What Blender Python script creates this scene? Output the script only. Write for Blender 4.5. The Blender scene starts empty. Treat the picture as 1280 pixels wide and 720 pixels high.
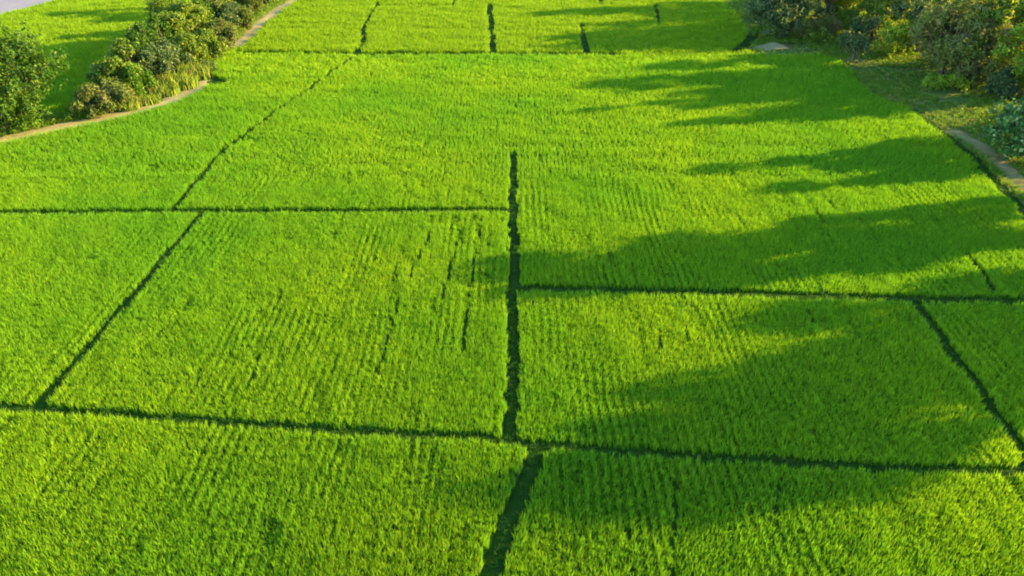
import bpy, math, random
import numpy as np

sc = bpy.context.scene
col = sc.collection
R = math.radians

# ------------------------------------------------------------------ camera, world, sun, exposure
CAM_H, FPX = 29.0, 1000.0
PITCH = math.atan(610.0 / FPX)
cam_d = bpy.data.cameras.new('camera')
cam_d.sensor_width = 36.0
cam_d.lens = 36.0 * FPX / 1280.0
cam_d.clip_end = 6000
cam = bpy.data.objects.new('camera', cam_d)
cam.location = (0, 0, CAM_H)
cam.rotation_euler = (math.pi / 2 - PITCH, 0, 0)
col.objects.link(cam)
sc.camera = cam

SUN_EL, SUN_AZ = R(15.5), R(12.0)          # azimuth: to the right of the view and 12 degrees beyond
world = bpy.data.worlds.new('World')
sc.world = world
world.use_nodes = True
wn = world.node_tree
bg = wn.nodes['Background']
sky = wn.nodes.new('ShaderNodeTexSky')
sky.sky_type = 'NISHITA'
sky.sun_disc = False
sky.sun_elevation = SUN_EL
sky.sun_rotation = math.pi / 2 - SUN_AZ
sky.air_density = 1.0
sky.dust_density = 0.3
sky.ozone_density = 3.0
wn.links.new(sky.outputs[0], bg.inputs[0])
bg.inputs[1].default_value = 0.138
sd = bpy.data.lights.new('sun', 'SUN')
sd.energy = 5.0
sd.angle = R(0.5)
sd.color = (1.0, 0.66, 0.23)
sun = bpy.data.objects.new('sun', sd)
sun.location = (200, 60, 100)
# the lamp shines along its local -Z: tilt by the zenith angle, turn to the azimuth
sun.rotation_euler = (0, math.pi / 2 - SUN_EL, SUN_AZ)
col.objects.link(sun)
sc.view_settings.view_transform = 'Standard'
sc.view_settings.look = 'None'
sc.view_settings.exposure = 2.88
sc.view_settings.gamma = 1.0
sc.cycles.filter_width = 1.9
sc.cycles.max_bounces = 8
sc.cycles.transparent_max_bounces = 8

rng = np.random.default_rng(7)
random.seed(7)

# ------------------------------------------------------------------ helpers
def at(px, py, z=0.0):
    """the place on the level z that the photograph shows at pixel (px, py)"""
    u, v = (px - 640.0) / FPX, (py - 360.0) / FPX
    d = (u, math.cos(PITCH) - v * math.sin(PITCH), -(math.sin(PITCH) + v * math.cos(PITCH)))
    t = (z - CAM_H) / d[2]
    return (d[0] * t, d[1] * t)

def pts(seq, z=0.0):
    return np.array([at(x, y, z) for x, y in seq])

def tag(o, label=None, cat=None, group=None, kind=None):
    if label: o['label'] = label
    if cat: o['category'] = cat
    if group: o['group'] = group
    if kind: o['kind'] = kind
    return o

def obj(name, mesh, mat=None, parent=None):
    o = bpy.data.objects.new(name, mesh)
    if mat: mesh.materials.append(mat)
    col.objects.link(o)
    if parent: o.parent = parent
    return o

def empty(name, loc, rz=0.0):
    o = bpy.data.objects.new(name, None)
    o.empty_display_size = 0.5
    o.location = loc
    o.rotation_euler = (0, 0, rz)
    col.objects.link(o)
    return o

def mesh_np(name, V, F, smooth=False):
    me = bpy.data.meshes.new(name)
    V = np.asarray(V, dtype=np.float32); F = np.asarray(F, dtype=np.int32)
    n, k = F.shape
    me.vertices.add(len(V)); me.vertices.foreach_set('co', V.ravel())
    me.loops.add(n * k); me.loops.foreach_set('vertex_index', F.ravel())
    me.polygons.add(n)
    me.polygons.foreach_set('loop_start', np.arange(0, n * k, k, dtype=np.int32))
    me.polygons.foreach_set('use_smooth', np.full(n, smooth))
    me.update(calc_edges=True)
    return me

def resample(P, step):
    P = np.asarray(P, float)
    seg = np.linalg.norm(np.diff(P, axis=0), axis=1)
    s = np.r_[0, np.cumsum(seg)]
    n = max(2, int(s[-1] / step) + 1)
    t = np.linspace(0, s[-1], n)
    # smooth the polyline a little so corners bend
    return np.c_[np.interp(t, s, P[:, 0]), np.interp(t, s, P[:, 1])]

def wobble(P, amp, wl, seed):
    r = np.random.default_rng(seed)
    d = np.gradient(P, axis=0); d /= np.linalg.norm(d, axis=1)[:, None] + 1e-9
    nrm = np.c_[-d[:, 1], d[:, 0]]
    n = len(P)
    s = np.r_[0, np.cumsum(np.linalg.norm(np.diff(P, axis=0), axis=1))]
    off = sum(a * np.sin(s * 2 * np.pi / (wl * k) + r.uniform(0, 6.28)) for a, k in ((.5, 1), (.35, .43), (.25, .19)))
    return P + nrm * (off * amp)[:, None]

def poly_dist(P, Q):
    """distance of each point of Q from the polyline P"""
    d = np.full(len(Q), 1e9)
    for a, b in zip(P[:-1], P[1:]):
        lo, hi = np.minimum(a, b) - 4, np.maximum(a, b) + 4
        m = (Q[:, 0] > lo[0]) & (Q[:, 0] < hi[0]) & (Q[:, 1] > lo[1]) & (Q[:, 1] < hi[1])
        if not m.any(): continue
        q = Q[m]; ab = b - a
        t = np.clip(((q - a) @ ab) / (ab @ ab + 1e-12), 0, 1)
        d[m] = np.minimum(d[m], np.linalg.norm(q - (a + t[:, None] * ab), axis=1))
    return d

def inside(P, Q):
    r = np.zeros(len(Q), bool); n = len(P); j = n - 1
    for i in range(n):
        xi, yi = P[i]; xj, yj = P[j]
        c = ((yi > Q[:, 1]) != (yj > Q[:, 1])) & (Q[:, 0] < (xj - xi) * (Q[:, 1] - yi) / (yj - yi + 1e-12) + xi)
        r ^= c; j = i
    return r

_G = {}
def vnoise(Q, scale, seed):
    """smooth value noise 0..1 on the ground"""
    if seed not in _G: _G[seed] = np.random.default_rng(seed).random((128, 128))
    g = _G[seed]; q = Q / np.asarray(scale)
    i = np.floor(q).astype(int); f = q - i; f = f * f * (3 - 2 * f)
    a = g[i[:, 0] % 128, i[:, 1] % 128]; b = g[(i[:, 0] + 1) % 128, i[:, 1] % 128]
    c = g[i[:, 0] % 128, (i[:, 1] + 1) % 128]; d = g[(i[:, 0] + 1) % 128, (i[:, 1] + 1) % 128]
    return (a * (1 - f[:, 0]) + b * f[:, 0]) * (1 - f[:, 1]) + (c * (1 - f[:, 0]) + d * f[:, 0]) * f[:, 1]

# ------------------------------------------------------------------ materials
def new_mat(name):
    m = bpy.data.materials.new(name); m.use_nodes = True
    t = m.node_tree
    for n in list(t.nodes): t.nodes.remove(n)
    return m, t, t.nodes.new('ShaderNodeOutputMaterial')

def noise_node(t, scale, detail=3.0, vec=None, rough=0.55):
    n = t.nodes.new('ShaderNodeTexNoise'); n.inputs['Scale'].default_value = scale
    n.inputs['Detail'].default_value = detail; n.inputs['Roughness'].default_value = rough
    if vec is not None: t.links.new(vec, n.inputs['Vector'])
    return n.outputs['Fac']

def ramp(t, fac, stops):
    r = t.nodes.new('ShaderNodeValToRGB'); e = r.color_ramp.elements
    while len(e) < len(stops): e.new(0.5)
    for k, (p, c) in enumerate(stops):
        e[k].position = p; e[k].color = (*c, 1)
    t.links.new(fac, r.inputs[0]); return r.outputs[0]

def mixc(t, fac, a, b):
    m = t.nodes.new('ShaderNodeMix'); m.data_type = 'RGBA'
    for s, v in ((m.inputs[0], fac), (m.inputs[6], a), (m.inputs[7], b)):
        if isinstance(v, (int, float)): s.default_value = v
        elif isinstance(v, tuple): s.default_value = (*v, 1)
        else: t.links.new(v, s)
    return m.outputs[2]

def leaf_mat(name, lo, hi, odd=None, odd_at=0.9, trans=0.4, spec=0.08, region=None, per='island', tscale=1.0, gain=(1.25, 1.2, 0.5)):
    m, t, out = new_mat(name)
    if per == 'island': rnd = t.nodes.new('ShaderNodeNewGeometry').outputs['Random Per Island']
    else: rnd = t.nodes.new('ShaderNodeObjectInfo').outputs['Random']
    stops = [(0.0, lo), (0.85 if odd else 1.0, hi)]
    if odd: stops += [(odd_at + 0.02, odd), (1.0, odd)]
    c = ramp(t, rnd, stops)
    pos = t.nodes.new('ShaderNodeNewGeometry').outputs['Position']
    if region:
        tint, scale, amount = region
        f = ramp(t, noise_node(t, scale, 3.0, pos), [(0.38, (0, 0, 0)), (0.62, (amount,) * 3)])
        c = mixc(t, f, c, tint)
    p = t.nodes.new('ShaderNodeBsdfPrincipled')
    t.links.new(c, p.inputs['Base Color'])
    p.inputs['Roughness'].default_value = 0.5
    p.inputs['Specular IOR Level'].default_value = spec
    tr = t.nodes.new('ShaderNodeBsdfTranslucent')
    g = t.nodes.new('ShaderNodeMix'); g.data_type = 'RGBA'; g.blend_type = 'MULTIPLY'; g.inputs[0].default_value = 1
    t.links.new(c, g.inputs[6]); g.inputs[7].default_value = (gain[0], gain[1], gain[2], 1)
    t.links.new(g.outputs[2], tr.inputs['Color'])
    mx = t.nodes.new('ShaderNodeMixShader'); mx.inputs[0].default_value = trans
    t.links.new(p.outputs[0], mx.inputs[1]); t.links.new(tr.outputs[0], mx.inputs[2])
    t.links.new(mx.outputs[0], out.inputs[0])
    return m

def ground_mat(name, stops, scale, rough=0.9, bump=0.0, fine=None):
    m, t, out = new_mat(name)
    pos = t.nodes.new('ShaderNodeNewGeometry').outputs['Position']
    c = ramp(t, noise_node(t, scale, 6.0, pos, 0.65), stops)
    if fine:
        c = mixc(t, ramp(t, noise_node(t, fine[0], 4.0, pos), [(0.45, (0, 0, 0)), (0.7, (fine[2],) * 3)]), c, fine[1])
    p = t.nodes.new('ShaderNodeBsdfPrincipled'); t.links.new(c, p.inputs['Base Color'])
    p.inputs['Roughness'].default_value = rough; p.inputs['Specular IOR Level'].default_value = 0.03
    if bump:
        b = t.nodes.new('ShaderNodeBump'); b.inputs['Strength'].default_value = 0.7; b.inputs['Distance'].default_value = bump
        t.links.new(noise_node(t, scale * 8, 5.0, pos), b.inputs['Height']); t.links.new(b.outputs[0], p.inputs['Normal'])
    t.links.new(p.outputs[0], out.inputs[0])
    return m

M = {}
M['rice'] = leaf_mat('rice_leaf', (0.114, 0.245, 0.010), (0.205, 0.352, 0.013), trans=0.42, spec=0.06,
                     region=((0.092, 0.25, 0.012), 0.045, 0.9), per='object')
M['ricefar'] = leaf_mat('far_rice_leaf', (0.113, 0.226, 0.009), (0.178, 0.305, 0.011), trans=0.42, spec=0.06, region=((0.125, 0.235, 0.010), 0.04, 0.5), per='object')
M['verge'] = leaf_mat('verge_grass_leaf', (0.065, 0.15, 0.011), (0.14, 0.23, 0.020), odd=(0.19, 0.18, 0.06), odd_at=0.9, trans=0.35, per='object')
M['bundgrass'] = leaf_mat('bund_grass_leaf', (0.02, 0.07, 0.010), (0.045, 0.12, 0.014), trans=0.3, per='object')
M['under'] = leaf_mat('undergrowth_leaf', (0.05, 0.13, 0.010), (0.12, 0.21, 0.02), odd=(0.2, 0.2, 0.06), trans=0.35)
M['soil'] = ground_mat('paddy_soil', [(0.3, (0.010, 0.026, 0.004)), (0.7, (0.022, 0.04, 0.008))], 0.6, 0.8, 0.05)
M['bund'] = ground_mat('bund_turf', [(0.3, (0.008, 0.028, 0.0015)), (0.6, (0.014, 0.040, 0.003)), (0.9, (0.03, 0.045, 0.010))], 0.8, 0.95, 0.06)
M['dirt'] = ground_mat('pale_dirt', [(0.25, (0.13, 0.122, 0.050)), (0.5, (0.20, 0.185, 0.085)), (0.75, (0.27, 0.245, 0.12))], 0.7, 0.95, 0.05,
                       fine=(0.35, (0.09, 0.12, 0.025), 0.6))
M['dirtr'] = ground_mat('brown_dirt', [(0.25, (0.09, 0.09, 0.025)), (0.5, (0.16, 0.135, 0.05)), (0.75, (0.24, 0.20, 0.09))], 0.5, 0.95, 0.05,  # browner dirt with green patches, for the right-hand paths
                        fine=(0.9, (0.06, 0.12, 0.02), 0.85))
M['turf'] = ground_mat('verge_turf', [(0.25, (0.04, 0.085, 0.012)), (0.5, (0.065, 0.095, 0.018)), (0.72, (0.12, 0.10, 0.04))], 0.25, 0.95, 0.06)
M['road'] = ground_mat('pale_concrete', [(0.3, (0.125, 0.13, 0.15)), (0.7, (0.165, 0.165, 0.17))], 0.25, 0.8, 0.01)
M['bark'] = ground_mat('bark', [(0.3, (0.06, 0.045, 0.03)), (0.7, (0.15, 0.12, 0.085))], 3.0, 0.95, 0.04)
M['palebark'] = ground_mat('pale_bark', [(0.3, (0.30, 0.29, 0.22)), (0.7, (0.45, 0.43, 0.33))], 3.0, 0.9, 0.02)
M['stem'] = ground_mat('banana_stem', [(0.3, (0.10, 0.12, 0.04)), (0.7, (0.22, 0.20, 0.09))], 3.0, 0.8, 0.02)
M['dark'] = leaf_mat('dark_evergreen_leaf', (0.036, 0.075, 0.026), (0.075, 0.125, 0.040), odd=(0.18, 0.22, 0.08), odd_at=0.92)
M['grey'] = leaf_mat('grey_green_leaf', (0.065, 0.112, 0.018), (0.15, 0.20, 0.030), odd=(0.24, 0.23, 0.06), region=((0.17, 0.155, 0.065), 0.35, 0.55))
M['mid'] = leaf_mat('mid_green_leaf', (0.036, 0.105, 0.008), (0.09, 0.185, 0.013), odd=(0.15, 0.22, 0.025))
M['deep'] = leaf_mat('deep_green_leaf', (0.018, 0.058, 0.006), (0.050, 0.115, 0.010), odd=(0.11, 0.17, 0.022))
M['lime'] = leaf_mat('yellow_green_leaf', (0.12, 0.23, 0.014), (0.26, 0.37, 0.025), odd=(0.34, 0.36, 0.04), region=((0.09, 0.17, 0.018), 0.4, 0.5))
M['blue'] = leaf_mat('blue_green_leaf', (0.035, 0.11, 0.028), (0.08, 0.175, 0.040), odd=(0.32, 0.36, 0.14), odd_at=0.93)
M['olive'] = leaf_mat('olive_leaf', (0.038, 0.095, 0.008), (0.13, 0.20, 0.020), odd=(0.22, 0.25, 0.05), odd_at=0.88)
M['dry'] = leaf_mat('dry_tan_leaf', (0.06, 0.095, 0.018), (0.13, 0.155, 0.040), odd=(0.20, 0.18, 0.075), odd_at=0.88, region=((0.08, 0.13, 0.022), 0.7, 0.8))
M['big'] = leaf_mat('banana_leaf', (0.07, 0.15, 0.02), (0.14, 0.21, 0.035), odd=(0.2, 0.19, 0.07), trans=0.4, spec=0.04, per='object')
M['reed'] = leaf_mat('tall_grass_leaf', (0.08, 0.15, 0.014), (0.17, 0.23, 0.03), odd=(0.24, 0.21, 0.07), trans=0.4)

# ------------------------------------------------------------------ lines on the land (read off the photograph at crop height)
CZ = 0.35
L1 = pts([(-260, 500), (0, 507), (45, 508), (310, 527), (450, 537), (610, 545), (665, 553), (860, 567), (1100, 581), (1230, 586), (1330, 583), (1600, 575)], CZ)
L2 = pts([(-160, 266), (0, 264), (250, 262), (450, 262), (640, 260)], CZ)
L3 = pts([(300, 64), (445, 66), (640, 66), (775, 67)], CZ)
L4 = pts([(478, 6), (600, 6.5)], CZ)
L5 = pts([(645, 357), (870, 363), (1140, 371), (1280, 373), (1460, 375)], CZ)
V1 = pts([(643, 190), (641, 250), (643, 330), (640, 380), (643, 430), (637, 548)], CZ)
V2 = pts([(676, 556), (652, 610), (632, 660), (610, 720), (580, 800)], CZ)
A = pts([(45, 506), (255, 262)], CZ)
D1 = pts([(217, 259), (240, 232), (258, 212), (275, 190), (297, 173), (325, 153), (336, 144)], CZ)
D2 = pts([(336, 144), (352, 132), (385, 110), (430, 78), (447, 66)], CZ)
D3 = pts([(447, 66), (455, 52), (455, 35), (462, 20), (473, 4)], CZ)
F1 = pts([(617, 66), (615, 40), (612, 5)], CZ)
F2 = pts([(734, 66), (731, 50), (727, 30)], CZ)
F3 = pts([(824, 29), (822, 18), (819, 6)], CZ)
F4 = pts([(752, 6), (750, -8)], CZ)
F5 = pts([(566, 6), (574, -8)], CZ)
C = pts([(1142, 372), (1210, 462), (1280, 560), (1380, 700)], CZ)
G = pts([(1212, 318), (1228, 338), (1243, 362)], CZ)
DITCH = pts([(1143, 134), (1160, 148), (1186, 168), (1214, 190), (1242, 220), (1280, 258), (1318, 298)], CZ)
DITCH2 = pts([(944, 38), (932, 54), (921, 63)], CZ)
NOTCH = pts([(250, 95), (262, 97), (272, 101)], CZ)  # dark turf strip laid where a shrub's shadow falls

BUNDS = [   # line, full width, wobble
    (L1, 0.64, .10), (L2, 0.85, .09), (L3, 1.3, .08), (L4, .9, .1), (L5, 0.95, .1), (V1, 0.74, .08), (V2, 0.98, .08),
    (A, 0.58, .05), (D1, 0.55, .16), (D2, 0.40, .2), (D3, 0.85, .12), (F1, 0.9, .1), (F2, 0.8, .1), (F3, .8, .1),
    (F4, .7, .05), (F5, .7, .05), (C, 0.72, .08), (G, 0.35, .08), (DITCH, 1.05, .15), (DITCH2, 1.6, .1), (NOTCH, 2.2, .05)]
BUNDS = [(wobble(resample(P, 0.5), w, 5.0, k), wd) for k, (P, wd, w) in enumerate(BUNDS)]

PATH_L = pts([(-120, 204), (-60, 191), (0, 177), (60, 163), (110, 153), (160, 142), (205, 129), (240, 113), (255, 101)])
PATH_L2 = pts([(293, 60), (308, 49), (320, 36), (330, 26), (345, 15), (360, 6), (378, -8)])
PATH_R = pts([(1192, 164), (1228, 185), (1262, 215), (1297, 248), (1352, 300), (1426, 380)])
# rice ends here on the right (then verge and trees), and here round the hedge on the left
EDGE_R = pts([(895, -30), (903, 0), (925, 22), (934, 40), (922, 60), (945, 68), (1035, 70), (1060, 84), (1078, 110), (1112, 128), (1148, 137),
              (1190, 168), (1218, 190), (1246, 220), (1285, 258), (1330, 305), (1400, 385)], .2)
HEDGE_R = pts([(-120, 198), (0, 173), (60, 159), (110, 150), (160, 139), (205, 126), (240, 110), (262, 97), (266, 85), (280, 73), (296, 60),
               (310, 49), (323, 36), (334, 26), (348, 15), (363, 6), (384, -10), (420, -40)])
HEDGE_L = pts([(330, -40), (300, -8), (270, 10), (235, 40), (185, 78), (140, 112), (112, 140), (60, 148), (20, 150), (-120, 160)])
HEDGE = np.vstack([HEDGE_R, HEDGE_L])
VERGE = np.vstack([EDGE_R, [[46.0, 10.0], [75, 10], [120, 60], [120, 230], [60, 230]]])
ROAD_P, ROAD_D = np.array(at(38, 11)), np.array([4.0, 12.0])
ROAD_D = ROAD_D / np.linalg.norm(ROAD_D); ROAD_N = np.array([ROAD_D[1], -ROAD_D[0]])

# ------------------------------------------------------------------ the setting: ground, verges, paths, road, bunds
V, F = [], []
xs = np.r_[-3000, -1000, -400, np.linspace(-200, 200, 11), 400, 1000, 3000]
ys = np.r_[-1500, -500, -100, np.linspace(0, 260, 8), 500, 1200, 4000]
for y in ys:
    for x in xs: V.append((x, y, 0))
n = len(xs)
for j in range(len(ys) - 1):
    for i in range(n - 1): F.append((j * n + i, j * n + i + 1, (j + 1) * n + i + 1, (j + 1) * n + i))
m, t, out = new_mat('paddy_ground')
pos = t.nodes.new('ShaderNodeNewGeometry').outputs['Position']
sep = t.nodes.new('ShaderNodeVectorMath'); sep.operation = 'LENGTH'; t.links.new(pos, sep.inputs[0])
mr = t.nodes.new('ShaderNodeMapRange'); mr.inputs[1].default_value = 150; mr.inputs[2].default_value = 190; t.links.new(sep.outputs['Value'], mr.inputs[0])
soil = ramp(t, noise_node(t, 0.6, 6, pos), [(0.3, (0.016, 0.050, 0.003)), (0.7, (0.03, 0.07, 0.006))])
farg = ramp(t, noise_node(t, 0.02, 6, pos), [(0.35, (0.09, 0.19, 0.015)), (0.65, (0.15, 0.24, 0.02))])
c = mixc(t, mr.outputs[0], soil, farg)
p = t.nodes.new('ShaderNodeBsdfPrincipled'); p.inputs['Roughness'].default_value = 0.95; p.inputs['Specular IOR Level'].default_value = 0.02
t.links.new(c, p.inputs['Base Color']); t.links.new(p.outputs[0], out.inputs[0])
tag(obj('ground', mesh_np('ground', V, F), m), 'wet dark soil under the rice fields', kind='structure')

def sheet(name, P, z, mat, label):
    me = bpy.data.meshes.new(name)
    import bmesh
    bm = bmesh.new()
    vs = [bm.verts.new((x, y, z)) for x, y in P]
    f = bm.faces.new(vs)
    if f.normal.z < 0: f.normal_flip()
    bmesh.ops.triangulate(bm, faces=[f]); bm.to_mesh(me); bm.free()
    return tag(obj(name, me, mat), label, kind='structure')

sheet('verge', VERGE, 0.004, M['turf'], 'grassy verge with bare brown patches under the trees at the right of the fields')
sheet('verge', HEDGE, 0.004, M['turf'], 'overgrown strip of ground under the hedge row at the left')

def strip(name, P, widths, z, mat, label, crown=0.0, edge=0.25, seed=0, kind='structure'):
    """a track or bank following the line P: five points across, ragged edges"""
    r = np.random.default_rng(seed)
    d = np.gradient(P, axis=0); d /= np.linalg.norm(d, axis=1)[:, None]
    nr = np.c_[-d[:, 1], d[:, 0]]; n = len(P)
    w = np.broadcast_to(widths, (n,)) * 0.5
    V = []
    prof = [(-1, 0), (-.72, .75), (0, 1), (.72, .75), (1, 0)]
    for i in range(n):
        for u, h in prof:
            j = r.uniform(-edge, edge) * w[i]
            q = P[i] + nr[i] * (u * w[i] + (j if abs(u) > .5 else 0))
            V.append((q[0], q[1], z + h * crown * r.uniform(.7, 1.2)))
    F = [(i * 5 + k, (i + 1) * 5 + k, (i + 1) * 5 + k + 1, i * 5 + k + 1) for i in range(n - 1) for k in range(4)]
    V = np.array(V)
    F = [f[::-1] for f in F]
    return tag(obj(name, mesh_np(name, V, F, True), mat), label, kind=kind)

strip('path', wobble(resample(PATH_L + [0, .1], .8), .15, 7, 3), 2.7, 0.012, M['dirt'], 'curving pale dirt path between the hedge row and the left field', .08, .2, 1)
strip('path', wobble(resample(PATH_L2 - [.35, 0], .8), .15, 7, 4), 2.2, 0.012, M['dirt'], 'narrow pale dirt path climbing along the far end of the hedge row', .08, .25, 2)
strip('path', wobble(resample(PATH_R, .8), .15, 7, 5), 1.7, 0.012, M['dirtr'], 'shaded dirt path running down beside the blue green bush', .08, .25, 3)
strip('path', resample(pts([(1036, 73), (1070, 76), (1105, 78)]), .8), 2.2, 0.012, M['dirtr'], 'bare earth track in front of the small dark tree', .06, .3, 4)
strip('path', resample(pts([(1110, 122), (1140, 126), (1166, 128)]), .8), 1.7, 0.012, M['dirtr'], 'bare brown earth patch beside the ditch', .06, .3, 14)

def roadstrip(name, a, b, z, mat, label):
    q = [ROAD_P - ROAD_D * 60 - ROAD_N * b, ROAD_P - ROAD_D * 60 - ROAD_N * a, ROAD_P + ROAD_D * 400 - ROAD_N * a, ROAD_P + ROAD_D * 400 - ROAD_N * b]
    return sheet(name, q, z, mat, label)
roadstrip('road', 1.4, 13.0, 0.02, M['road'], 'pale grey road at the far left corner of the fields')
roadstrip('road_shoulder', 0.0, 1.398, 0.016, M['dirt'], 'cream earth shoulder along the pale grey road')

names = ['bund crossing the whole view in front of the two nearest plots', 'bund along the far side of the left middle plots', 'thin bund across the far fields',
         'short faint bund at the top of the far fields', 'bund along the far side of the shaded right plot', 'wide dark bund running straight up the middle',
         'slanting bund between the two nearest plots', 'slanting bund at the left of the big left plot', 'winding bund rising from the left plots',
         'thin broken bund rising to the far fields', 'crooked bund between the far left plots', 'dark straight bund between the far middle plots',
         'short dark bund in the far shadow', 'short dark bund near the far right trees', 'tiny bund at the top edge', 'tiny bund at the upper middle edge',
         'slanting bund at the right of the shaded plot', 'short thin bund among tree shadows', 'dark ditch beside the right path', 'dark ditch by the pale earth bank',
         'dark hollow at the end of the curving path']
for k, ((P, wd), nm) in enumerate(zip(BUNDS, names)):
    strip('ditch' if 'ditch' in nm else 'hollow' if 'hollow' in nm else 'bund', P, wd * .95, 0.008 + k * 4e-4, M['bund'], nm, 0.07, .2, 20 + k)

# pale earth bank by the far right trees
bc = np.array(at(962, 59)); V, F = [], []
nu, nv = 15, 7
for i in range(nu):
    for j in range(nv):
        u, v = i / (nu - 1) * 2 - 1, j / (nv - 1) * 2 - 1
        h = max(0, 1 - abs(u) ** 2.4) * max(0, 1 - v * v) * .75 * (1 + .25 * math.sin(5 * u + 2 * v))
        V.append((bc[0] + u * 2.5, bc[1] + v * 1.3 + .5 * math.sin(u * 2.2), 0.008 + h * .6))
for i in range(nu - 1):
    for j in range(nv - 1): F.append((i * nv + j, (i + 1) * nv + j, (i + 1) * nv + j + 1, i * nv + j + 1))
tag(obj('earth_bank', mesh_np('earth_bank', V, F, True), M['dirt']), 'low bare pale earth bank at the far corner of the field', kind='structure')

# ------------------------------------------------------------------ blades for crops and grasses (instanced)
def tuft(name, nb, h, w, spread, lean, mat, seed, seg=3):
    r = np.random.default_rng(seed); V, F = [], []
    for b in range(nb):
        a = r.uniform(0, 2 * np.pi); rad = spread * math.sqrt(r.random())
        x0, y0 = rad * math.cos(a), rad * math.sin(a)
        a2 = a + r.normal(0, .8); hh = h * r.uniform(.65, 1.12); ln = lean * r.uniform(.2, 1.3) * hh
        fa = r.uniform(0, np.pi); wx, wy = math.cos(fa) * w / 2, math.sin(fa) * w / 2
        base = len(V)
        for s in range(seg):
            tt = s / seg; k = ln * tt ** 1.8
            ww = (0.75, 1.0, .62, .4)[s]
            cx, cy, cz = x0 + math.cos(a2) * k, y0 + math.sin(a2) * k, hh * (tt - .18 * (ln / hh) * tt ** 3)
            V += [(cx - wx * ww, cy - wy * ww, cz), (cx + wx * ww, cy + wy * ww, cz)]
        cx, cy = x0 + math.cos(a2) * ln, y0 + math.sin(a2) * ln
        V += [(cx - wx * .06, cy - wy * .06, hh * (1 - .18 * ln / hh)), (cx + wx * .06, cy + wy * .06, hh * (1 - .18 * ln / hh))]
        for s in range(seg): F.append((base + 2 * s, base + 2 * s + 1, base + 2 * s + 3, base + 2 * s + 2))
    me = mesh_np(name, V, F); me.materials.append(mat)
    return bpy.data.objects.new(name, me)

def kit(name, obs):
    c = bpy.data.collections.new(name)
    for o in obs: c.objects.link(o)
    return c
KIT = {
    # picked in order of name: 0-5 dense clumps, 6-11 clumps of the far plots, 12-17 single tufts
    'rice': kit('rice_plants', [tuft('rice_clump_dense', 20, .60, .05, .26, .34, M['rice'], 250 + k, 2) for k in range(6)]
                + [tuft('rice_clump_far', 20, .62, .05, .26, .4, M['ricefar'], 200 + k, 2) for k in range(6)]
                + [tuft('rice_tuft', 15, .52, .027, .085, .26, M['rice'], 100 + k) for k in range(6)]),
    'verge': kit('verge_tufts', [tuft('grass_tuft', 14, .34, .04, .22, .7, M['verge'], 300 + k, 2) for k in range(5)]),
    'bund': kit('bund_tufts', [tuft('grass_tuft', 10, .22, .03, .14, .7, M['bundgrass'], 400 + k, 2) for k in range(4)]),
}

def scatter_group(name, coll):
    g = bpy.data.node_groups.new(name, 'GeometryNodeTree')
    g.interface.new_socket('Geometry', in_out='INPUT', socket_type='NodeSocketGeometry')
    g.interface.new_socket('Geometry', in_out='OUTPUT', socket_type='NodeSocketGeometry')
    i, o = g.nodes.new('NodeGroupInput'), g.nodes.new('NodeGroupOutput')
    ci = g.nodes.new('GeometryNodeCollectionInfo'); ci.inputs['Collection'].default_value = coll
    ci.inputs['Separate Children'].default_value = True; ci.inputs['Reset Children'].default_value = True
    ip = g.nodes.new('GeometryNodeInstanceOnPoints'); ip.inputs['Pick Instance'].default_value = True
    def attr(nm, ty):
        a = g.nodes.new('GeometryNodeInputNamedAttribute'); a.data_type = ty; a.inputs['Name'].default_value = nm
        return a.outputs['Attribute']
    g.links.new(i.outputs[0], ip.inputs['Points']); g.links.new(ci.outputs[0], ip.inputs['Instance'])
    g.links.new(attr('pick', 'INT'), ip.inputs['Instance Index'])
    g.links.new(attr('turn', 'FLOAT_VECTOR'), ip.inputs['Rotation'])
    g.links.new(attr('size', 'FLOAT_VECTOR'), ip.inputs['Scale'])
    g.links.new(ip.outputs[0], o.inputs[0])
    return g
SG = {k: scatter_group('scatter_' + k, c) for k, c in KIT.items()}

def scatter(name, P, H, which, label, z=0.0, seed=0, wide=1.0, first=None):
    r = np.random.default_rng(seed); n = len(P)
    me = bpy.data.meshes.new(name); me.vertices.add(n)
    me.vertices.foreach_set('co', np.c_[P, np.full(n, z)].astype(np.float32).ravel())
    a = me.attributes.new('pick', 'INT', 'POINT'); a.data.foreach_set('value', (r.integers(0, len(KIT[which].objects), n) if first is None else first + r.integers(0, 6, n)).astype(np.int32))
    a = me.attributes.new('turn', 'FLOAT_VECTOR', 'POINT')
    a.data.foreach_set('vector', np.c_[r.normal(0, .06, n), r.normal(0, .06, n), r.uniform(0, 6.283, n)].astype(np.float32).ravel())
    a = me.attributes.new('size', 'FLOAT_VECTOR', 'POINT'); k = r.uniform(.85, 1.15, n) * wide
    a.data.foreach_set('vector', np.c_[k, k, H].astype(np.float32).ravel())
    o = obj(name, me)
    md = o.modifiers.new('scatter', 'NODES'); md.node_group = SG[which]
    return tag(o, label, kind='stuff')

# candidates: rows run away from the camera, plants stand along them
def rows(y0, y1, row, along, x_of):
    out = []
    for x in np.arange(-100, 100, row):
        ys = np.arange(y0, y1, along)
        out.append(np.c_[np.full(len(ys), x), ys, np.full(len(ys), len(out) % 2)])
    P = np.vstack(out)
    P[:, 0] += .5 * (vnoise(P[:, :2], (9, 14), 81) - .5) + .24 * (vnoise(P[:, :2], (3, 3.5), 82) - .5)
    P += rng.normal(0, 1, P.shape) * [row * .12, along * .3, 0]
    lim = 9 + (P[:, 1] * math.cos(PITCH) + CAM_H * math.sin(PITCH)) * .645
    return P[(np.abs(P[:, 0]) < lim)]

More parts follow.
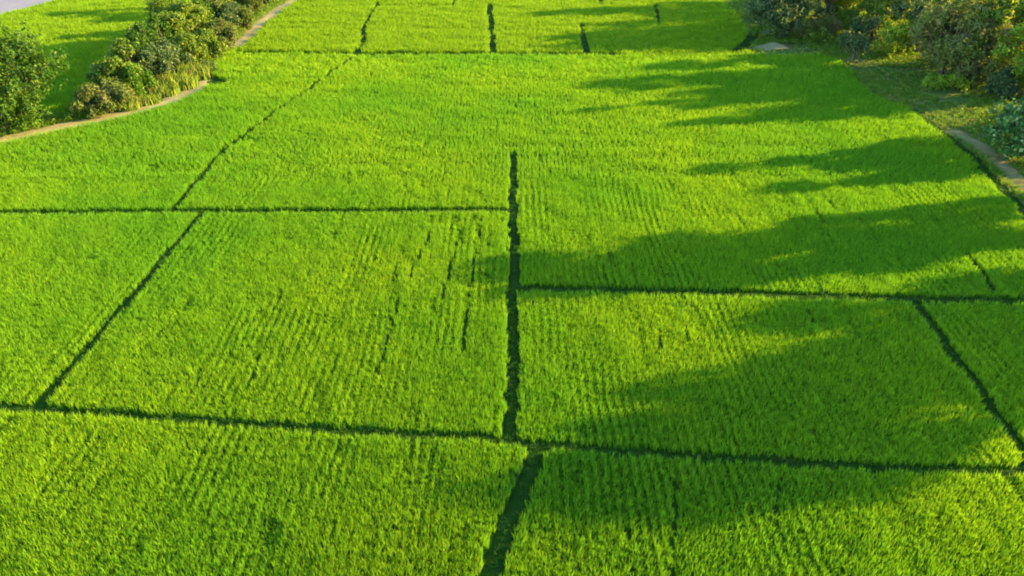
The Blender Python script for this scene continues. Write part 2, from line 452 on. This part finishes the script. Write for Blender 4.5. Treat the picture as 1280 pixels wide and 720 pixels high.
near = rows(14, 66, 0.25, 0.16, None)
mid = rows(66, 96, 0.34, 0.30, None)
far = rows(96, 168, 0.52, 0.46, None)
hedge_in = lambda Q: inside(HEDGE, Q)

def keep(Q, frac=1.0):
    k = ~inside(VERGE, Q) & ~hedge_in(Q)
    for P, wd in BUNDS:
        k &= poly_dist(P, Q) > wd * .5 + .02
    k &= poly_dist(resample(PATH_L, 1), Q) > 1.35
    k &= poly_dist(resample(PATH_L2, 1), Q) > 1.1
    k &= ((Q - ROAD_P) @ ROAD_N) > 0.1
    for S, wd in TRACKS:
        k &= ~((poly_dist(S, Q) < wd) & (vnoise(Q, (1.5, 1.5), 15) > .30))
    return k
TR = [[(601, 272), (592, 330), (582, 400), (579, 475)], [(577, 275), (572, 300), (560, 345), (553, 372)], [(540, 285), (523, 320), (500, 370), (470, 470)],
      [(497, 330), (485, 375)], [(352, 360), (345, 385)], [(330, 425), (312, 480)], [(830, 390), (826, 425), (824, 440)], [(858, 400), (860, 440)],
      [(846, 600), (843, 660), (838, 720)], [(790, 655), (788, 720)], [(975, 600), (972, 640)], [(1010, 385), (1030, 415)]]
TRACKS = [(wobble(resample(pts(s, .4), .4), .08, 3, 60 + i), .115) for i, s in enumerate(TR)]

def line_y(L, x): return np.interp(x, L[:, 0], L[:, 1])
def line_x(L, y):
    o = np.argsort(L[:, 1]); return np.interp(y, L[o, 1], L[o, 0])
DD = np.vstack([D1, D2[1:]])
PLOTS = ['rice in the nearest left plot, mostly in full sun', 'rice in the nearest right plot with a tree shadow across its far edge',
         'rice in the left edge plot beside the slanting bund', 'rice in the big sunlit plot left of the straight middle bund',
         'rice in the heavily shaded plot right of the straight middle bund', 'rice in the small right edge plot beyond the slanting bund',
         'rice in the plot below the curving dirt path', 'rice in the widest middle field striped by tree shadows',
         'rice in the far plot beside the narrow path', 'rice in the far middle plot between two dark bunds',
         'rice in the far right plot with long tree shadows', 'rice in the field behind the hedge row beside the pale road']
def plot_of(Q):
    x, y = Q[:, 0], Q[:, 1]
    pl = np.full(len(Q), 7)
    below1 = y < line_y(L1, x)
    beyond = line_y(L3, np.clip(x, L3[0, 0], L3[-1, 0]))
    v1 = line_x(V1, y)
    a = np.where(y < 70, line_x(A, y), 0)
    pl[below1 & (x < line_x(V2, y))] = 0
    pl[below1 & (x >= line_x(V2, y))] = 1
    m = ~below1 & (x < v1) & (y < line_y(L2, x)); pl[m & (x < a)] = 2; pl[m & (x >= a)] = 3
    m = ~below1 & (x >= v1) & (y < line_y(L5, x)); pl[m & (x < line_x(C, y))] = 4; pl[m & (x >= line_x(C, y))] = 5
    up = (y >= line_y(L2, x)) & (y < beyond) & (x < line_x(DD, y)); pl[up] = 6
    top = y >= beyond
    d3, f1 = line_x(D3, y), line_x(F1, y)
    pl[top & (x < d3)] = 8; pl[top & (x >= d3) & (x < f1)] = 9; pl[top & (x >= f1)] = 10
    hm = np.interp(y, HEDGE_L[::-1][1:, 1], HEDGE_L[::-1][1:, 0])
    pl[(x < hm) & (y > at(60, 146)[1])] = 11
    return pl

near, mid, far = [q[keep(q[:, :2])] for q in (near, mid, far)]
for which, Q, tagk in (('rice', near, 0), ('rice', mid, 1), ('ricefar', far, 2)):
    odd = Q[:, 2]; Q = Q[:, :2]
    pl = plot_of(Q)
    H = .84 + (.32 if tagk == 0 else .5) * vnoise(Q, (.8, 1.3) if tagk == 0 else (2.6, 1.5), 21) + .18 * (vnoise(Q, (6, 6), 22) - .5) + rng.normal(0, .07, len(Q))
    # every second row grows lower where the planting lines show; lodged and gappy spots
    if tagk == 0: H = H * (1 - .30 * odd * np.clip(vnoise(Q, (2.2, 6), 71) * 2 - .7, 0, 1))
    low = ((vnoise(Q, (.9, .8), 11) > .93) & (vnoise(Q, (9, 9), 12) > .42)) | ((vnoise(Q, (.30, 3.2), 13) > .88) & (vnoise(Q, (8, 10), 14) > .45) & (Q[:, 1] < 75))
    H = np.where(low, H * .64, H)
    if tagk == 0: store = []
    store.append((which, Q, pl, H))
for k, lab in enumerate(PLOTS):
    QQ, HH, FF, WW = [], [], [], []
    for b, (which, Q, pl, H) in enumerate(store):
        mk = pl == k; n = mk.sum()
        QQ.append(Q[mk]); HH.append(H[mk]); WW.append(np.full(n, 1.25 if b == 1 else 1.0))
        FF.append(np.full(n, 12 if which == 'rice' else 0 if k < 8 else 6))
    scatter('rice', np.vstack(QQ), np.concatenate(HH), 'rice', lab, 0, 500 + k * 3, np.concatenate(WW), np.concatenate(FF))

# grass on bunds, verges
gp = []
for P, wd in BUNDS:
    n = int(len(P) * .5 * 3.2)
    i = rng.integers(0, len(P), n); gp.append(P[i] + rng.normal(0, wd * .26, (n, 2)))
gp = np.vstack(gp)
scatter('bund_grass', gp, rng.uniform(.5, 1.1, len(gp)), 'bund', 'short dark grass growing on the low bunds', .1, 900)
Q = np.c_[rng.uniform(20, 80, 60000), rng.uniform(25, 175, 60000)]
lim = 8 + (Q[:, 1] * math.cos(PITCH) + CAM_H * math.sin(PITCH)) * .645
Q = Q[inside(VERGE, Q) & (Q[:, 0] < lim)]
k = poly_dist(resample(PATH_R, 1), Q) > .8
for P, wd in BUNDS[18:20]: k &= poly_dist(P, Q) > wd * .4
k &= vnoise(Q, (5, 4), 31) > .22
Q = Q[k]
scatter('verge_grass', Q, .5 + 1.1 * vnoise(Q, (6, 6), 32) + rng.uniform(0, .3, len(Q)), 'verge', 'rough grass on the verge under the right trees', 0.004, 901, 1.15)
Q = np.c_[rng.uniform(-75, -20, 40000), rng.uniform(70, 170, 40000)]
Q = Q[inside(HEDGE, Q)]; k = (poly_dist(resample(PATH_L, 1), Q) > 1.15) & (poly_dist(resample(PATH_L2, 1), Q) > .9)
Q = Q[k]
scatter('hedge_bottom_grass', Q, .7 + 1.2 * vnoise(Q, (3, 3), 33) + rng.uniform(0, .4, len(Q)), 'verge', 'yellow green grass along the foot of the hedge row', 0.004, 902, 1.15)

# ------------------------------------------------------------------ trees and shrubs
def leaf_cloud(name, C, N, S, aspect, mat, parent, r, fold=.25):
    """leaves: kite shaped faces at C with normal N, length S"""
    n = len(C)
    a = r.normal(0, 1, (n, 3)); T = np.cross(N, a); T /= np.linalg.norm(T, axis=1)[:, None] + 1e-9
    B = np.cross(N, T)
    S = S[:, None]; W = S * aspect
    v0 = C - T * S * .5; v2 = C + T * S * .5 - N * S * fold * .4
    v1 = C + B * W * .5 + N * S * fold * .3; v3 = C - B * W * .5 + N * S * fold * .3
    V = np.stack([v0, v1, v2, v3], 1).reshape(-1, 3)
    F = np.arange(4 * n).reshape(n, 4)
    return obj(name, mesh_np(name, V, F), mat, parent)

def tube(segs, sides=6):
    """tapered tubes joined: list of (points, radii)"""
    V, F = [], []
    for P, Rr in segs:
        P = np.asarray(P, float); b = len(V)
        for i in range(len(P)):
            d = P[min(i + 1, len(P) - 1)] - P[max(i - 1, 0)]; d /= np.linalg.norm(d) + 1e-9
            u = np.cross(d, (0.3, 1, 0.1)); u /= np.linalg.norm(u) + 1e-9; w = np.cross(d, u)
            for k in range(sides):
                a = 2 * np.pi * k / sides
                V.append(P[i] + (u * math.cos(a) + w * math.sin(a)) * Rr[i])
        for i in range(len(P) - 1):
            for k in range(sides):
                F.append((b + i * sides + k, b + i * sides + (k + 1) % sides, b + (i + 1) * sides + (k + 1) % sides, b + (i + 1) * sides + k))
    return np.array(V), np.array(F)

def branch(a, b, r0, r1, r, bend=.12, n=5):
    a, b = np.asarray(a, float), np.asarray(b, float); L = np.linalg.norm(b - a)
    t = np.linspace(0, 1, n)[:, None]
    P = a + (b - a) * t + np.sin(t * np.pi) * r.normal(0, bend * L, 3) * .6
    P[:, 2] += (np.sin(t * np.pi) * L * .06)[:, 0]
    return P, np.linspace(r0, r1, n)

def tree(name, label, cat, base, h, rad, mat, seed, clear=.22, lobes=16, leaves=4200, leaf=.42, aspect=.55, trunk=None, group=None, tilt=0, bark='bark', bare=0, squash=1.0, ragged=1.0):
    r = np.random.default_rng(seed)
    root = tag(empty(name, (base[0], base[1], 0)), label, cat, group)
    tr = trunk or max(.05, h * .022)
    fork = np.array([r.normal(0, .04 * h) + tilt * h * .3, r.normal(0, .04 * h), h * max(clear, .16) * 1.1])
    segs = [branch((0, 0, -.05), fork, tr * 1.3, tr * .85, r, .05)]
    z0, z1 = h * clear, h
    cz, hz = (z0 + z1) / 2, (z1 - z0) / 2
    LC, LR = [], []
    for k in range(lobes):
        # lobes spread over an uneven egg, a few inside it
        ph = k * 2.39996 + r.normal(0, .35); u = 1 - 2 * (k + .5) / lobes; u = np.clip(u + r.normal(0, .12), -1, 1)
        q = math.sqrt(max(0, 1 - u * u)); f = r.uniform(.45, .84 + .16 * ragged)
        lr = rad * r.uniform(.20, .46)
        wz = 1.0 - .25 * max(0, u)
        c = np.array([math.cos(ph) * q * rad * f * wz + tilt * (cz + u * hz) * .3, math.sin(ph) * q * rad * f * wz, cz + u * (hz - lr * .6) * min(1, f + .15)])
        LC.append(c); LR.append(lr)
    for c, lr in zip(LC, LR):
        segs.append(branch(fork * r.uniform(.75, 1.0), c, tr * .5, tr * .1, r, .1))
        for _ in range(2):
            v = r.normal(0, 1, 3); v /= np.linalg.norm(v)
            segs.append(branch(c - (c - fork) * .15, c + v * lr * .9, tr * .16, tr * .05, r, .1, 3))
    V, F = tube(segs, 6)
    obj('trunk', mesh_np('trunk', V, F, True), M[bark], root)
    w = np.array(LR) ** 2; w /= w.sum()
    CC, NN, SS = [], [], []
    for c, lr, ww in zip(LC, LR, w):
        n = int(leaves * ww)
        # sprays: leaves gather round twig ends inside the lobe
        ns = max(4, n // 9)
        sv = r.normal(0, 1, (ns, 3)); sv /= np.linalg.norm(sv, axis=1)[:, None]
        sp = c + sv * lr * (r.random((ns, 1)) ** .45) * [1, 1, .85 * squash] * r.uniform(1 - .3 * ragged, 1 + .38 * ragged, (ns, 1))
        i = r.integers(0, ns, n)
        q = sp[i] + r.normal(0, leaf * .55, (n, 3))
        o = sv[i] + r.normal(0, .55, (n, 3)) + [0, 0, .35]
        CC.append(q); NN.append(o / np.linalg.norm(o, axis=1)[:, None]); SS.append(leaf * r.uniform(.6, 1.35, n))
    CC = np.vstack(CC); CC[:, 2] = np.maximum(CC[:, 2], .15)
    leaf_cloud('crown', CC, np.vstack(NN), np.concatenate(SS), aspect, M[mat], root, r)
    if bare:
        sg = []
        for _ in range(bare):
            a = r.uniform(2.2, 4.6)
            e = np.array([math.cos(a) * rad * r.uniform(.8, 1.15), math.sin(a) * rad * .9, h * r.uniform(.45, .95)])
            P, Rr = branch(fork, e, tr * .5, tr * .16, r, .1, 6); sg.append((P, Rr))
            for _ in range(2):
                s = P[r.integers(3, 5)]; sg.append(branch(s, s + r.normal(0, 1, 3) * .12 * h, tr * .25, tr * .1, r, .1, 4))
        V, F = tube(sg, 5)
        tag(obj('bare_branch', mesh_np('bare_branch', V, F, True), M['palebark'], root), 'pale leafless branches')
    return root

def bush(label, px, py, h, rad, mat, seed, name='shrub', leaves=4600, leaf=.34, aspect=.5, lobes=12, group='shrubs of the hedge row', clear=.05):
    return tree(name, label, 'shrub', at(px, py), h * (1.4 if px < 400 and py < 70 else 1.12), rad * 1.08, mat, seed, clear=clear, lobes=lobes, leaves=leaves, leaf=leaf, aspect=aspect, trunk=.06 + h * .008, group=group)

# ---- right-hand trees in view
GR = 'trees at the right of the fields'
def rtree(label, px, py, h, rad, mat, seed, **k):
    return tree(k.pop('name', 'broadleaf_tree'), label, 'tree', at(px, py), h * 1.08, rad * 1.1, mat, seed, group=GR, leaves=int(k.pop('leaves', 4200) * 1.6), leaf=k.pop('leaf', .42) * .9, **k)
rtree('dark blue green tree with pale bare branches at the far corner of the field', 975, 48, 9.0, 4.4, 'dark', 1, clear=.03, lobes=24, leaves=8000, leaf=.42, bare=6)
bush('dark low shrub filling the gap behind the pale shrub', 1030, 36, 3.2, 2.4, 'dark', 108, group='bushes at the right of the fields')
bush('mid green shrub below the bright yellow sunlit tree', 1056, 44, 3.6, 2.2, 'olive', 109, group='bushes at the right of the fields')
rtree('dark dense tree standing behind the tree with bare branches', 1000, 22, 10.0, 4.6, 'dark', 2, clear=.1)
rtree('bright yellow sunlit tree between the dark far trees', 1052, 26, 7.5, 3.0, 'lime', 3, clear=.12, leaves=3400)
rtree('olive tree between two yellow trees behind the track', 1085, 34, 10.0, 3.6, 'olive', 4, clear=.1, bare=2)
rtree('yellow green tree left of the big grey green tree', 1120, 44, 9.0, 3.0, 'lime', 5, clear=.1, leaves=3600)
rtree('small dark round tree on a short trunk at the bare earth track', 1066, 78, 3.6, 1.9, 'dark', 6, name='small_tree', clear=.30, lobes=9, leaves=1300, leaf=.34, trunk=.2)
rtree('tall dark tree just left of the big grey green tree', 1146, 66, 11.0, 3.4, 'dark', 7, clear=.05, leaves=4200)
rtree('big grey green tree with brownish top beside the verge', 1178, 98, 10.5, 5.4, 'grey', 8, clear=.04, lobes=24, leaves=8200, leaf=.4)
rtree('rounded grey green tree at the front of the tree group', 1216, 110, 7.5, 3.4, 'grey', 9, clear=.05, lobes=15, leaves=4600, leaf=.36)
rtree('tall sunlit olive tree behind the grey green trees', 1240, 84, 13.0, 4.2, 'olive', 10, clear=.12, leaves=5600)
rtree('bright yellow green tree above the blue green bush', 1276, 120, 9.5, 3.6, 'lime', 11, clear=.05, leaves=5200, leaf=.38)
rtree('tall yellow green tree at the upper right edge', 1300, 92, 12.0, 4.2, 'lime', 12, clear=.1, leaves=5200)
bush('bright green leafy shrub beside the small dark tree', 1110, 72, 4.2, 1.9, 'lime', 13, group='bushes at the right of the fields', leaves=1900)
bush('dark blue green bush with pale leaves beside the shaded path', 1270, 196, 5.2, 2.9, 'blue', 14, group='bushes at the right of the fields', leaves=4200, leaf=.36, aspect=.8, lobes=14)
bush('blue green bush at the right edge behind the shaded path', 1312, 176, 5.6, 3.0, 'blue', 15, group='bushes at the right of the fields', leaves=3600, leaf=.36, aspect=.8, lobes=14)
bush('low grey shrub at the foot of the dark tree with bare branches', 1000, 48, 2.2, 2.2, 'grey', 16, group='bushes at the right of the fields', leaves=1300)
bush('low pale yellow shrub in front of the big grey green tree', 1165, 110, 1.5, 1.4, 'lime', 17, group='bushes at the right of the fields', leaves=900, leaf=.28)
bush('low pale yellow shrub right of its twin before the big grey green tree', 1196, 111, 1.6, 1.5, 'lime', 18, group='bushes at the right of the fields', leaves=900, leaf=.28)
bush('low pale shrub behind the bare earth track', 1022, 54, 1.6, 1.9, 'olive', 19, group='bushes at the right of the fields', leaves=800)
bush('tiny bright shrub on the end of the pale earth bank', 945, 46, 1.5, 1.0, 'mid', 20, group='bushes at the right of the fields', leaves=500, leaf=.28, lobes=6)
rtree('olive tree filling the gap above the bright green shrub', 1100, 50, 8.5, 3.2, 'olive', 101, clear=.04, leaves=4600)
rtree('dark tree behind the bright yellow sunlit tree', 1040, 8, 9.5, 4.4, 'dark', 102, clear=.04, leaves=4600)
bush('dark shrub behind the small dark round tree', 1078, 60, 4.0, 2.2, 'dark', 103, group='bushes at the right of the fields')
bush('grey green low shrub right of the pale earth bank', 1030, 46, 2.6, 2.0, 'grey', 104, group='bushes at the right of the fields')
bush('yellow green shrub between the bright green shrub and the dark tree', 1132, 66, 4.6, 1.9, 'lime', 105, group='bushes at the right of the fields')
bush('dark skirt of low shrub under the big grey green tree', 1215, 106, 3.6, 2.4, 'dark', 106, group='bushes at the right of the fields')
bush('dark shrub at the trunk below the bright yellow green tree', 1246, 124, 3.4, 1.6, 'dark', 107, group='bushes at the right of the fields')
rr = np.random.default_rng(77)
SUN_BLOCK_AT = ['lowest end of the shaded path', 'shaded path, past the view', 'edge of the blue green bush', 'blue green bushes', 'far side of the blue green bushes', 'bright yellow green tree',
        'tall yellow green tree', 'rounded grey green tree', 'big grey green tree', 'tall sunlit olive tree', 'tall dark tree', 'yellow trees', 'small dark round tree', 'dark dense tree', 'farthest field']
for i, y in enumerate(np.linspace(64, 150, 15)):  # low trees added past the view to keep the sun off the verge
    if i == 4 or i > 9: continue
    tree('broadleaf_tree', ('olive', 'mid green', 'dark')[i % 3] + ' low tree added to block the sun behind the ' + SUN_BLOCK_AT[i], 'tree', (rr.uniform(66, 74) + max(0, y - 75) * .12, y + rr.uniform(-1.5, 1.5)), rr.uniform(5.5, 7.5), rr.uniform(3.2, 4.2),
         ('olive', 'mid', 'dark')[i % 3], 120 + i, clear=.06, leaves=4000, leaf=.5, group='added sun-blocking trees behind the right verge')
# ---- trees standing just past the right side of the view; their shadows lie on the fields
SUNV = np.array([math.cos(SUN_AZ), math.sin(SUN_AZ)])
def shade_tree(label, tip, h, rad, seed, mat='mid', **k):
    b = np.array(tip) + SUNV * h / math.tan(SUN_EL)
    k['leaves'] = int(k.get('leaves', 5000) * 2.2); k['ragged'] = .35
    return tree('broadleaf_tree', label, 'tree', b, h * 1.12, rad, mat, seed, group='trees past the right side of the view', **k)
shade_tree('tall tree past the right side whose shadow ends at the middle bund', (-1.5, 48.7), 14.5, 4.1, 41, clear=.2, lobes=18, leaves=5200, leaf=.5)
shade_tree('broad tree beside the tall one, shading the middle field', (7.0, 47.4), 12.5, 3.3, 42, clear=.15, leaves=5000, leaf=.5)
shade_tree('broad tree past the right side shading the middle of the shaded plot', (12.5, 36.0), 15.0, 5.6, 43, clear=.15, lobes=20, leaves=7500, leaf=.5)
shade_tree('broad tree past the right side shading the near plot edge', (3.0, 28.2), 15.5, 4.4, 44, clear=.55, lobes=16, leaves=5200, leaf=.5)
shade_tree('middling tree past the right side between the two broad ones', (7.0, 33.0), 14.0, 4.2, 54, clear=.2, leaves=5000, leaf=.5)
shade_tree('rounded tree past the right side shading the far part of the shaded plot', (17.5, 42.2), 12.5, 4.0, 45, clear=.15, leaves=5000, leaf=.5)
shade_tree('small tree with a pointed shadow on the striped field', (18.0, 67.8), 11.0, 1.9, 46, clear=.1, leaves=2800, leaf=.45)
shade_tree('slender tree with a thin shadow on the striped field', (22.5, 63.3), 10.5, 1.5, 47, clear=.1, leaves=2400, leaf=.45)
shade_tree('low tree with a shadow reaching the right path', (27.0, 57.5), 9.5, 2.4, 48, clear=.1, leaves=2600, leaf=.45)
shade_tree('slender tree behind the blue green bushes', (17.5, 79.5), 11.5, 1.7, 49, 'olive', clear=.1, leaves=3000, leaf=.45)
shade_tree('tall tree hidden behind the grey green trees', (9.0, 84.2), 13.0, 1.8, 50, 'olive', clear=.1, leaves=3400, leaf=.45)
shade_tree('tall tree behind the dark one with a long far shadow', (8.5, 92.6), 13.0, 2.4, 51, 'olive', clear=.1, leaves=4200, leaf=.45)
shade_tree('tall far tree shading the upper field', (1.5, 113.2), 13.0, 3.6, 52, 'dark', clear=.1, leaves=4200, leaf=.45)
shade_tree('farthest tree shading the top of the upper field', (5.5, 130.0), 13.0, 3.4, 53, 'dark', clear=.1, leaves=4200, leaf=.45)

# ---- left side
tree('broadleaf_tree', 'round leafy tree at the left edge above the curving path', 'tree', at(10, 162), 10.2, 5.9, 'deep', 61, clear=.03, lobes=40, leaves=23000, leaf=.34, aspect=.62, group=None)
bush('low leafy bush under the round left tree', 30, 160, 2.2, 2.2, 'mid', 62, leaves=1500)
bush('small pale bush between the round tree and the hedge row', 97, 149, 1.3, 1.2, 'mid', 63, leaves=600, leaf=.28, lobes=6)
H = bush
H('dry tan shrub at the near end of the hedge row', 122, 144, 3.2, 1.8, 'dry', 70)
H('brownish shrub second from the near end of the hedge row', 146, 138, 3.2, 1.9, 'dry', 71)
H('green shrub behind the brownish near shrubs', 138, 124, 4.0, 1.8, 'olive', 72)
H('light green shrub beside the yellow grass of the path', 172, 124, 3.4, 1.8, 'mid', 73)
H('olive shrub in the lower middle of the hedge row', 160, 112, 4.4, 2.0, 'olive', 74)
H('dark green shrub in the shaded heart of the hedge row', 196, 108, 4.2, 2.0, 'dark', 75)
H('tall olive shrub leaning over the left field', 178, 92, 5.0, 2.1, 'olive', 76)
H('dark shrub left of the yellow tall grass', 214, 98, 4.6, 2.1, 'dark', 77)
H('mid green shrub above the yellow tall grass', 236, 86, 4.2, 2.2, 'olive', 78)
H('greyish green shrub in the middle of the hedge row', 206, 76, 5.2, 2.2, 'mid', 79)
H('pale green shrub beside the path bend', 262, 78, 3.6, 1.9, 'olive', 80)
H('tall dark shrub on the field side of the hedge row', 222, 56, 6.0, 2.4, 'olive', 81)
H('rounded olive shrub in the upper hedge row', 250, 60, 4.8, 2.2, 'olive', 82)
H('low olive shrub beside the narrow path', 280, 64, 3.0, 1.7, 'dry', 83)
H('small dark shrub hollow at the end of the curving path', 262, 94, 1.6, 1.0, 'dark', 84, leaves=700, lobes=6)
H('tan green shrub in the upper hedge row', 268, 42, 4.8, 2.2, 'dry', 85)
H('very dark rounded shrub beside the narrow path', 290, 44, 3.4, 1.7, 'dark', 86)
H('pale dry shrub lining the narrow path', 306, 36, 2.2, 1.6, 'dry', 87)
H('olive shrub near the far end of the hedge row', 282, 22, 4.6, 2.3, 'olive', 88)
H('dry shrub near the far end of the hedge row', 312, 18, 3.4, 2.1, 'dry', 89)
H('dark shrub at the far end of the hedge row', 334, 6, 3.2, 2.0, 'dark', 90)
H('tall olive shrub at the top of the hedge row', 262, 14, 5.6, 2.5, 'olive', 91)
H('dark tall shrub at the top edge of the hedge row', 310, -6, 4.6, 2.6, 'dark', 92)
H('dry low shrub where the narrow path leaves the view', 350, -2, 2.2, 1.7, 'dry', 93)

def hedge_tree(label, px, py, h, rad, mat, seed):
    return tree('hedge_tree', label, 'tree', at(px, py), h, rad, mat, seed, clear=.08, lobes=13, leaves=5200, leaf=.34, group='slim trees of the hedge row')
hedge_tree('slim olive tree rising from the upper hedge row', 238, 66, 7.0, 1.9, 'olive', 201)
hedge_tree('slim green tree rising from the middle of the hedge row', 207, 86, 6.6, 1.9, 'deep', 202)
hedge_tree('slim dark tree leaning over the shaded left field', 181, 107, 6.6, 1.8, 'deep', 203)
hedge_tree('slim olive tree behind the brownish near shrubs', 151, 125, 5.4, 1.7, 'olive', 204)
hedge_tree('slim tree at the far end of the hedge row', 276, 40, 6.8, 2.0, 'deep', 205)
hedge_tree('slim green tree over the middle hedge row, nearer the path', 224, 76, 6.4, 1.8, 'olive', 206)
hedge_tree('slim dark tree in the lower middle of the hedge row', 193, 97, 6.6, 1.8, 'deep', 207)
hedge_tree('slim olive tree above the light green shrub', 166, 115, 5.8, 1.7, 'olive', 208)
hedge_tree('slim dark tree in the upper hedge row, nearer the path', 256, 52, 6.6, 1.9, 'deep', 209)

def tall_grass(label, px, py, h, rad, seed, n=420):
    r = np.random.default_rng(seed); V, F = [], []
    for b in range(n):
        a, q = r.uniform(0, 6.283), rad * math.sqrt(r.random())
        x, y = q * math.cos(a) * 1.3, q * math.sin(a)
        hh = h * r.uniform(.5, 1.1); a2 = r.uniform(0, 6.283); ln = hh * r.uniform(.1, .45); w = r.uniform(.04, .08); fa = r.uniform(0, 3.14)
        wx, wy = math.cos(fa) * w, math.sin(fa) * w; k = len(V)
        V += [(x - wx, y - wy, 0), (x + wx, y + wy, 0), (x + wx + math.cos(a2) * ln * .3, y + wy + math.sin(a2) * ln * .3, hh * .6),
              (x - wx + math.cos(a2) * ln * .3, y - wy + math.sin(a2) * ln * .3, hh * .6), (x + math.cos(a2) * ln, y + math.sin(a2) * ln, hh)]
        F += [(k, k + 1, k + 2, k + 3), (k + 3, k + 2, k + 4, k + 4)]
    me = bpy.data.meshes.new('tall_grass'); me.from_pydata(V, [], [f if f[2] != f[3] else f[:3] for f in F]); me.update()
    o = obj('tall_grass_clump', me, M['reed']); bx = at(px, py); o.location = (bx[0], bx[1], 0)
    return tag(o, label, 'grass', 'tall grass clumps along the curving path')
tall_grass('clump of yellow tall grass under the dark shrubs, nearest the path bend', 246, 98, 2.0, 1.5, 1)
tall_grass('clump of yellow green tall grass in the middle above the path', 226, 110, 1.9, 1.6, 2)
tall_grass('clump of yellow green grass at the foot of the light green shrub', 204, 118, 1.5, 1.5, 3)
tall_grass('short yellow grass clump left of the taller clumps', 182, 129, 1.0, 1.4, 4)
tall_grass('short green grass clump by the brownish shrubs', 158, 136, .9, 1.3, 5)

def leafy_plant(label, px, py, h, seed, nl=9, ll=1.35):
    r = np.random.default_rng(seed); b = at(px, py)
    root = tag(empty('banana_plant', (b[0], b[1], 0), r.uniform(0, 6)), label, 'plant', 'large leaved plants in the hedge row')
    V, F = tube([([(0, 0, -.05), (.03, .02, h * .3), (.0, .05, h * .62)], [.16, .13, .08])], 7)
    obj('stem', mesh_np('stem', V, F, True), M['stem'], root)
    for k in range(nl):
        a = k * 2.4 + r.normal(0, .2); up = r.uniform(.85, 1.4); L = ll * r.uniform(.8, 1.15); wd = L * .17
        V, F = [], []
        n = 6
        for i in range(n):
            t = i / (n - 1); d = L * (t * math.cos(up) + .18 * t * t); z = h * .58 + L * (t * math.sin(up) - .42 * t * t)
            ww = wd * math.sin(math.pi * min(1, .12 + t * .88)) ** .6 if i < n - 1 else .01
            cx, cy = math.cos(a) * d, math.sin(a) * d; nx, ny = -math.sin(a) * ww, math.cos(a) * ww
            V += [(cx - nx, cy - ny, z + ww * .35), (cx, cy, z), (cx + nx, cy + ny, z + ww * .35)]
        for i in range(n - 1):
            F += [(i * 3, i * 3 + 1, i * 3 + 4, i * 3 + 3), (i * 3 + 1, i * 3 + 2, i * 3 + 5, i * 3 + 4)]
        obj('leaf', mesh_np('leaf', V, F, True), M['big'], root)
    return root
leafy_plant('pale large leaved plant standing up on the left side of the hedge row', 131, 116, 4.4, 1)
leafy_plant('large leaved plant among the near brownish shrubs', 156, 122, 4.2, 2)
leafy_plant('pale large leaved plant high on the left outline of the hedge row', 186, 84, 5.4, 3)
leafy_plant('large leaved plant in the upper hedge row over the field shadow', 226, 50, 6.0, 4)
leafy_plant('large leaved plant in the middle of the hedge row', 222, 82, 5.2, 5)
leafy_plant('large leaved plant beside the path bend', 272, 74, 3.6, 6, 8, 1.4)

# leafy undergrowth along the foot of hedge and left tree
r = np.random.default_rng(5)
Q = np.c_[r.uniform(-75, -20, 60000), r.uniform(70, 165, 60000)]
Q = Q[inside(HEDGE, Q) & (poly_dist(resample(PATH_L, 1), Q) > 1.1) & (poly_dist(resample(PATH_L2, 1), Q) > .9)]
z = r.random(len(Q)) * (.25 + .9 * vnoise(Q, (2.2, 2.2), 44))
N = r.normal(0, .6, (len(Q), 3)) + [0, 0, .8]; N /= np.linalg.norm(N, axis=1)[:, None]
u = leaf_cloud('undergrowth', np.c_[Q, z + .05], N, r.uniform(.22, .45, len(Q)), .55, M['under'], None, r)
tag(u, 'leafy low undergrowth along the foot of the hedge row', kind='stuff')
Q = np.c_[r.uniform(30, 85, 60000), r.uniform(60, 170, 60000)]
Q = Q[inside(VERGE, Q) & (vnoise(Q, (7, 7), 45) > .56) & (poly_dist(resample(PATH_R, 1), Q) > 1.1)]
z = r.random(len(Q)) * .5
N = r.normal(0, .6, (len(Q), 3)) + [0, 0, .8]; N /= np.linalg.norm(N, axis=1)[:, None]
u = leaf_cloud('undergrowth', np.c_[Q, z + .05], N, r.uniform(.2, .4, len(Q)), .55, M['under'], None, r)
tag(u, 'leafy low undergrowth beneath the right trees', kind='stuff')
